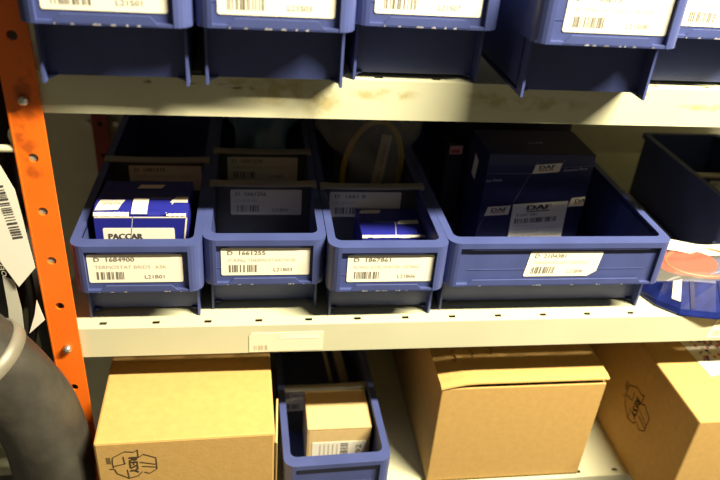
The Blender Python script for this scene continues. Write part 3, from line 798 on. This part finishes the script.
tag(mb.build('rubber_gasket', [REDR, mat('dull_red_rubber', (0.40, 0.035, 0.012), 0.5)], None, smooth=True, fix=False), 'red ring gasket inside the clear bag at the right', 'gasket')

# ------------------------------------------------------------------ hoses and tags hanging left of the post
hose = thing('radiator_hose', 'thick dull black rubber hose with steel clamp, in front of the orange post', 'hose', (-0.06, -0.05, -1.0))
ax = smooth_path([(-0.098, -0.058, 0.030), (-0.0827, -0.055, 0.0069), (-0.0718, -0.052, -0.0168), (-0.056, -0.050, -0.0569), (-0.0495, -0.050, -0.1075), (-0.0525, -0.050, -0.1645), (-0.0640, -0.050, -0.28), (-0.085, -0.055, -0.60), (-0.085, -0.055, -0.998)], 8)
ho = Vector((-0.06, -0.05, -1.0))
rads = [0.0375 + 0.0012 * noise.noise(p * 25) for p in ax]
mb = MB(); mb.tube([p - ho for p in ax], rads, seg=36, cap=False)
inn = [p - ho for p in ax[:9]]
mb.tube(inn, 0.031, seg=36, cap=False)
# annular lip joining the wall at the open end
o1, o2 = mb.v[:36], mb.v[len(ax) * 36:len(ax) * 36 + 36]
mb.add(list(o1) + list(o2), [(i, (i + 1) % 36, 36 + (i + 1) % 36, 36 + i) for i in range(36)])
mb.build('rubber_body', RUBBER, hose, smooth=True)
mb = MB(); a0 = Vector(ax[6]) - ho; d0 = (Vector(ax[7]) - Vector(ax[5])).normalized()
mb.tube([a0 - d0 * 0.0065, a0 - d0 * 0.006, a0 + d0 * 0.006, a0 + d0 * 0.0065], [0.0372, 0.0394, 0.0394, 0.0372], seg=36, cap=False)
mb.build('clamp_band', STEELB, hose, smooth=True)

tag(MB().tube(smooth_path([(-0.115, 0.085, 0.14), (-0.094, 0.085, 0.0433), (-0.0760, 0.085, -0.0125), (-0.0690, 0.085, -0.0661), (-0.0710, 0.085, -0.17), (-0.075, 0.085, -0.5), (-0.075, 0.085, -0.998)], 8), 0.0185, seg=24).build('ribbed_hose', FABRIC, None, smooth=True), 'dark ribbed hose behind the thick hose, disappearing behind the orange post', 'hose')
tag(MB().tube(smooth_path([(-0.072, 0.036, 0.70), (-0.074, 0.036, 0.30), (-0.0765, 0.036, 0.18), (-0.084, 0.036, 0.10), (-0.102, 0.036, 0.0), (-0.150, 0.036, -0.12), (-0.205, 0.036, -0.3), (-0.22, 0.036, -0.998)], 8), 0.0215, seg=24).build('black_hose', BLACKR, None, smooth=True), 'upright black hose behind the white barcode tag', 'hose')
loop = []
for i in range(48):
    a = 2 * PI * i / 48
    loop.append(Vector((-0.0875 + 0.0275 * math.cos(a) - 0.004 * math.sin(a), -0.0002 + 0.012 * (1 - math.sin(a)) * 0.5, 0.0745 + 0.1145 * math.sin(a) + 0.0015)))
tag(MB().ring(loop, 0.0042, seg=8).build('rubber_belt', BLACKR, None, smooth=True), 'black rubber belt loop hung from the cream hook rail', 'belt')
# white barcode tag
mb = MB()
o = Vector((-0.0629, -0.0095, 0.0565)); q = Vector((-0.0461, -0.0095, 0.0768)); topc = Vector((-0.0505, -0.0095, 0.1540))
a = (q - o).normalized(); b = (Vector((-0.0848, -0.0095, 0.1298)) - o).normalized(); b = (b - a * a.dot(b)).normalized()
pts = [o, q, Vector((-0.0475, -0.0095, 0.100)), Vector((-0.0490, -0.0095, 0.1320)), topc, Vector((-0.0580, -0.0095, 0.176)), Vector((-0.066, -0.0095, 0.192)), Vector((-0.098, -0.0095, 0.165)), Vector((-0.0848, -0.0095, 0.1100))]
k = len(pts)
mb.add(pts + [p + Y * 0.0004 for p in pts], [tuple(range(k)), tuple(reversed(range(k, 2 * k)))] + [(i, (i + 1) % k, (i + 1) % k + k, i + k) for i in range(k)], 0)
rnd = random.Random(12); zc = 0.0
s0, s1 = Vector((-0.0510, -0.0099, 0.108)), Vector((-0.0590, -0.0099, 0.160))
dd = (s1 - s0).normalized(); nn = Vector((-dd.z, 0, dd.x)); L = (s1 - s0).length
c_ = 0.0
while c_ < L - 0.001:
    bw = rnd.choice((0.0007, 0.0007, 0.0012, 0.0020)); p = s0 + dd * c_
    mb.poly([p, p + dd * bw, p + dd * bw + nn * 0.0085, p + nn * 0.0085], 1); c_ += bw + rnd.choice((0.0009, 0.0013, 0.002))
s2 = Vector((-0.0625, -0.0096, 0.0700)) + nn * 0.002
text(mb, 'OEPERGT', s2, dd, nn, 0.0, 0.006, 0.035, 0.004, 2, -0.0006 if dd.cross(nn).y > 0 else 0.0006)
tag(mb.build('barcode_tag', [PAPER, INK, FAINT], None, fix=False), 'crooked white barcode tag hanging beside the orange post', 'tag')
mb = MB(); mb.prism([(-0.0763, 0.066), (-0.0672, 0.062), (-0.0660, 0.03), (-0.0690, -0.012), (-0.0820, -0.012), (-0.0775, 0.03)], (0, -0.0062, 0), X, Z, Y, 0.0006)
tag(mb.build('plastic_strip', mat('pale_grey_strip', (0.50, 0.49, 0.42), 0.5), None), 'pale grey strip hanging below the white barcode tag', 'strip')
mb = MB(); mb.prism([(-0.0517, 0.0389), (-0.0480, 0.0160), (-0.0640, 0.0005), (-0.0560, 0.022)], (0, -0.0055, 0), X, Z, Y, 0.0005)
tag(mb.build('paper_card', PAPER, None), 'white triangular paper card between black belt and orange post', 'card')
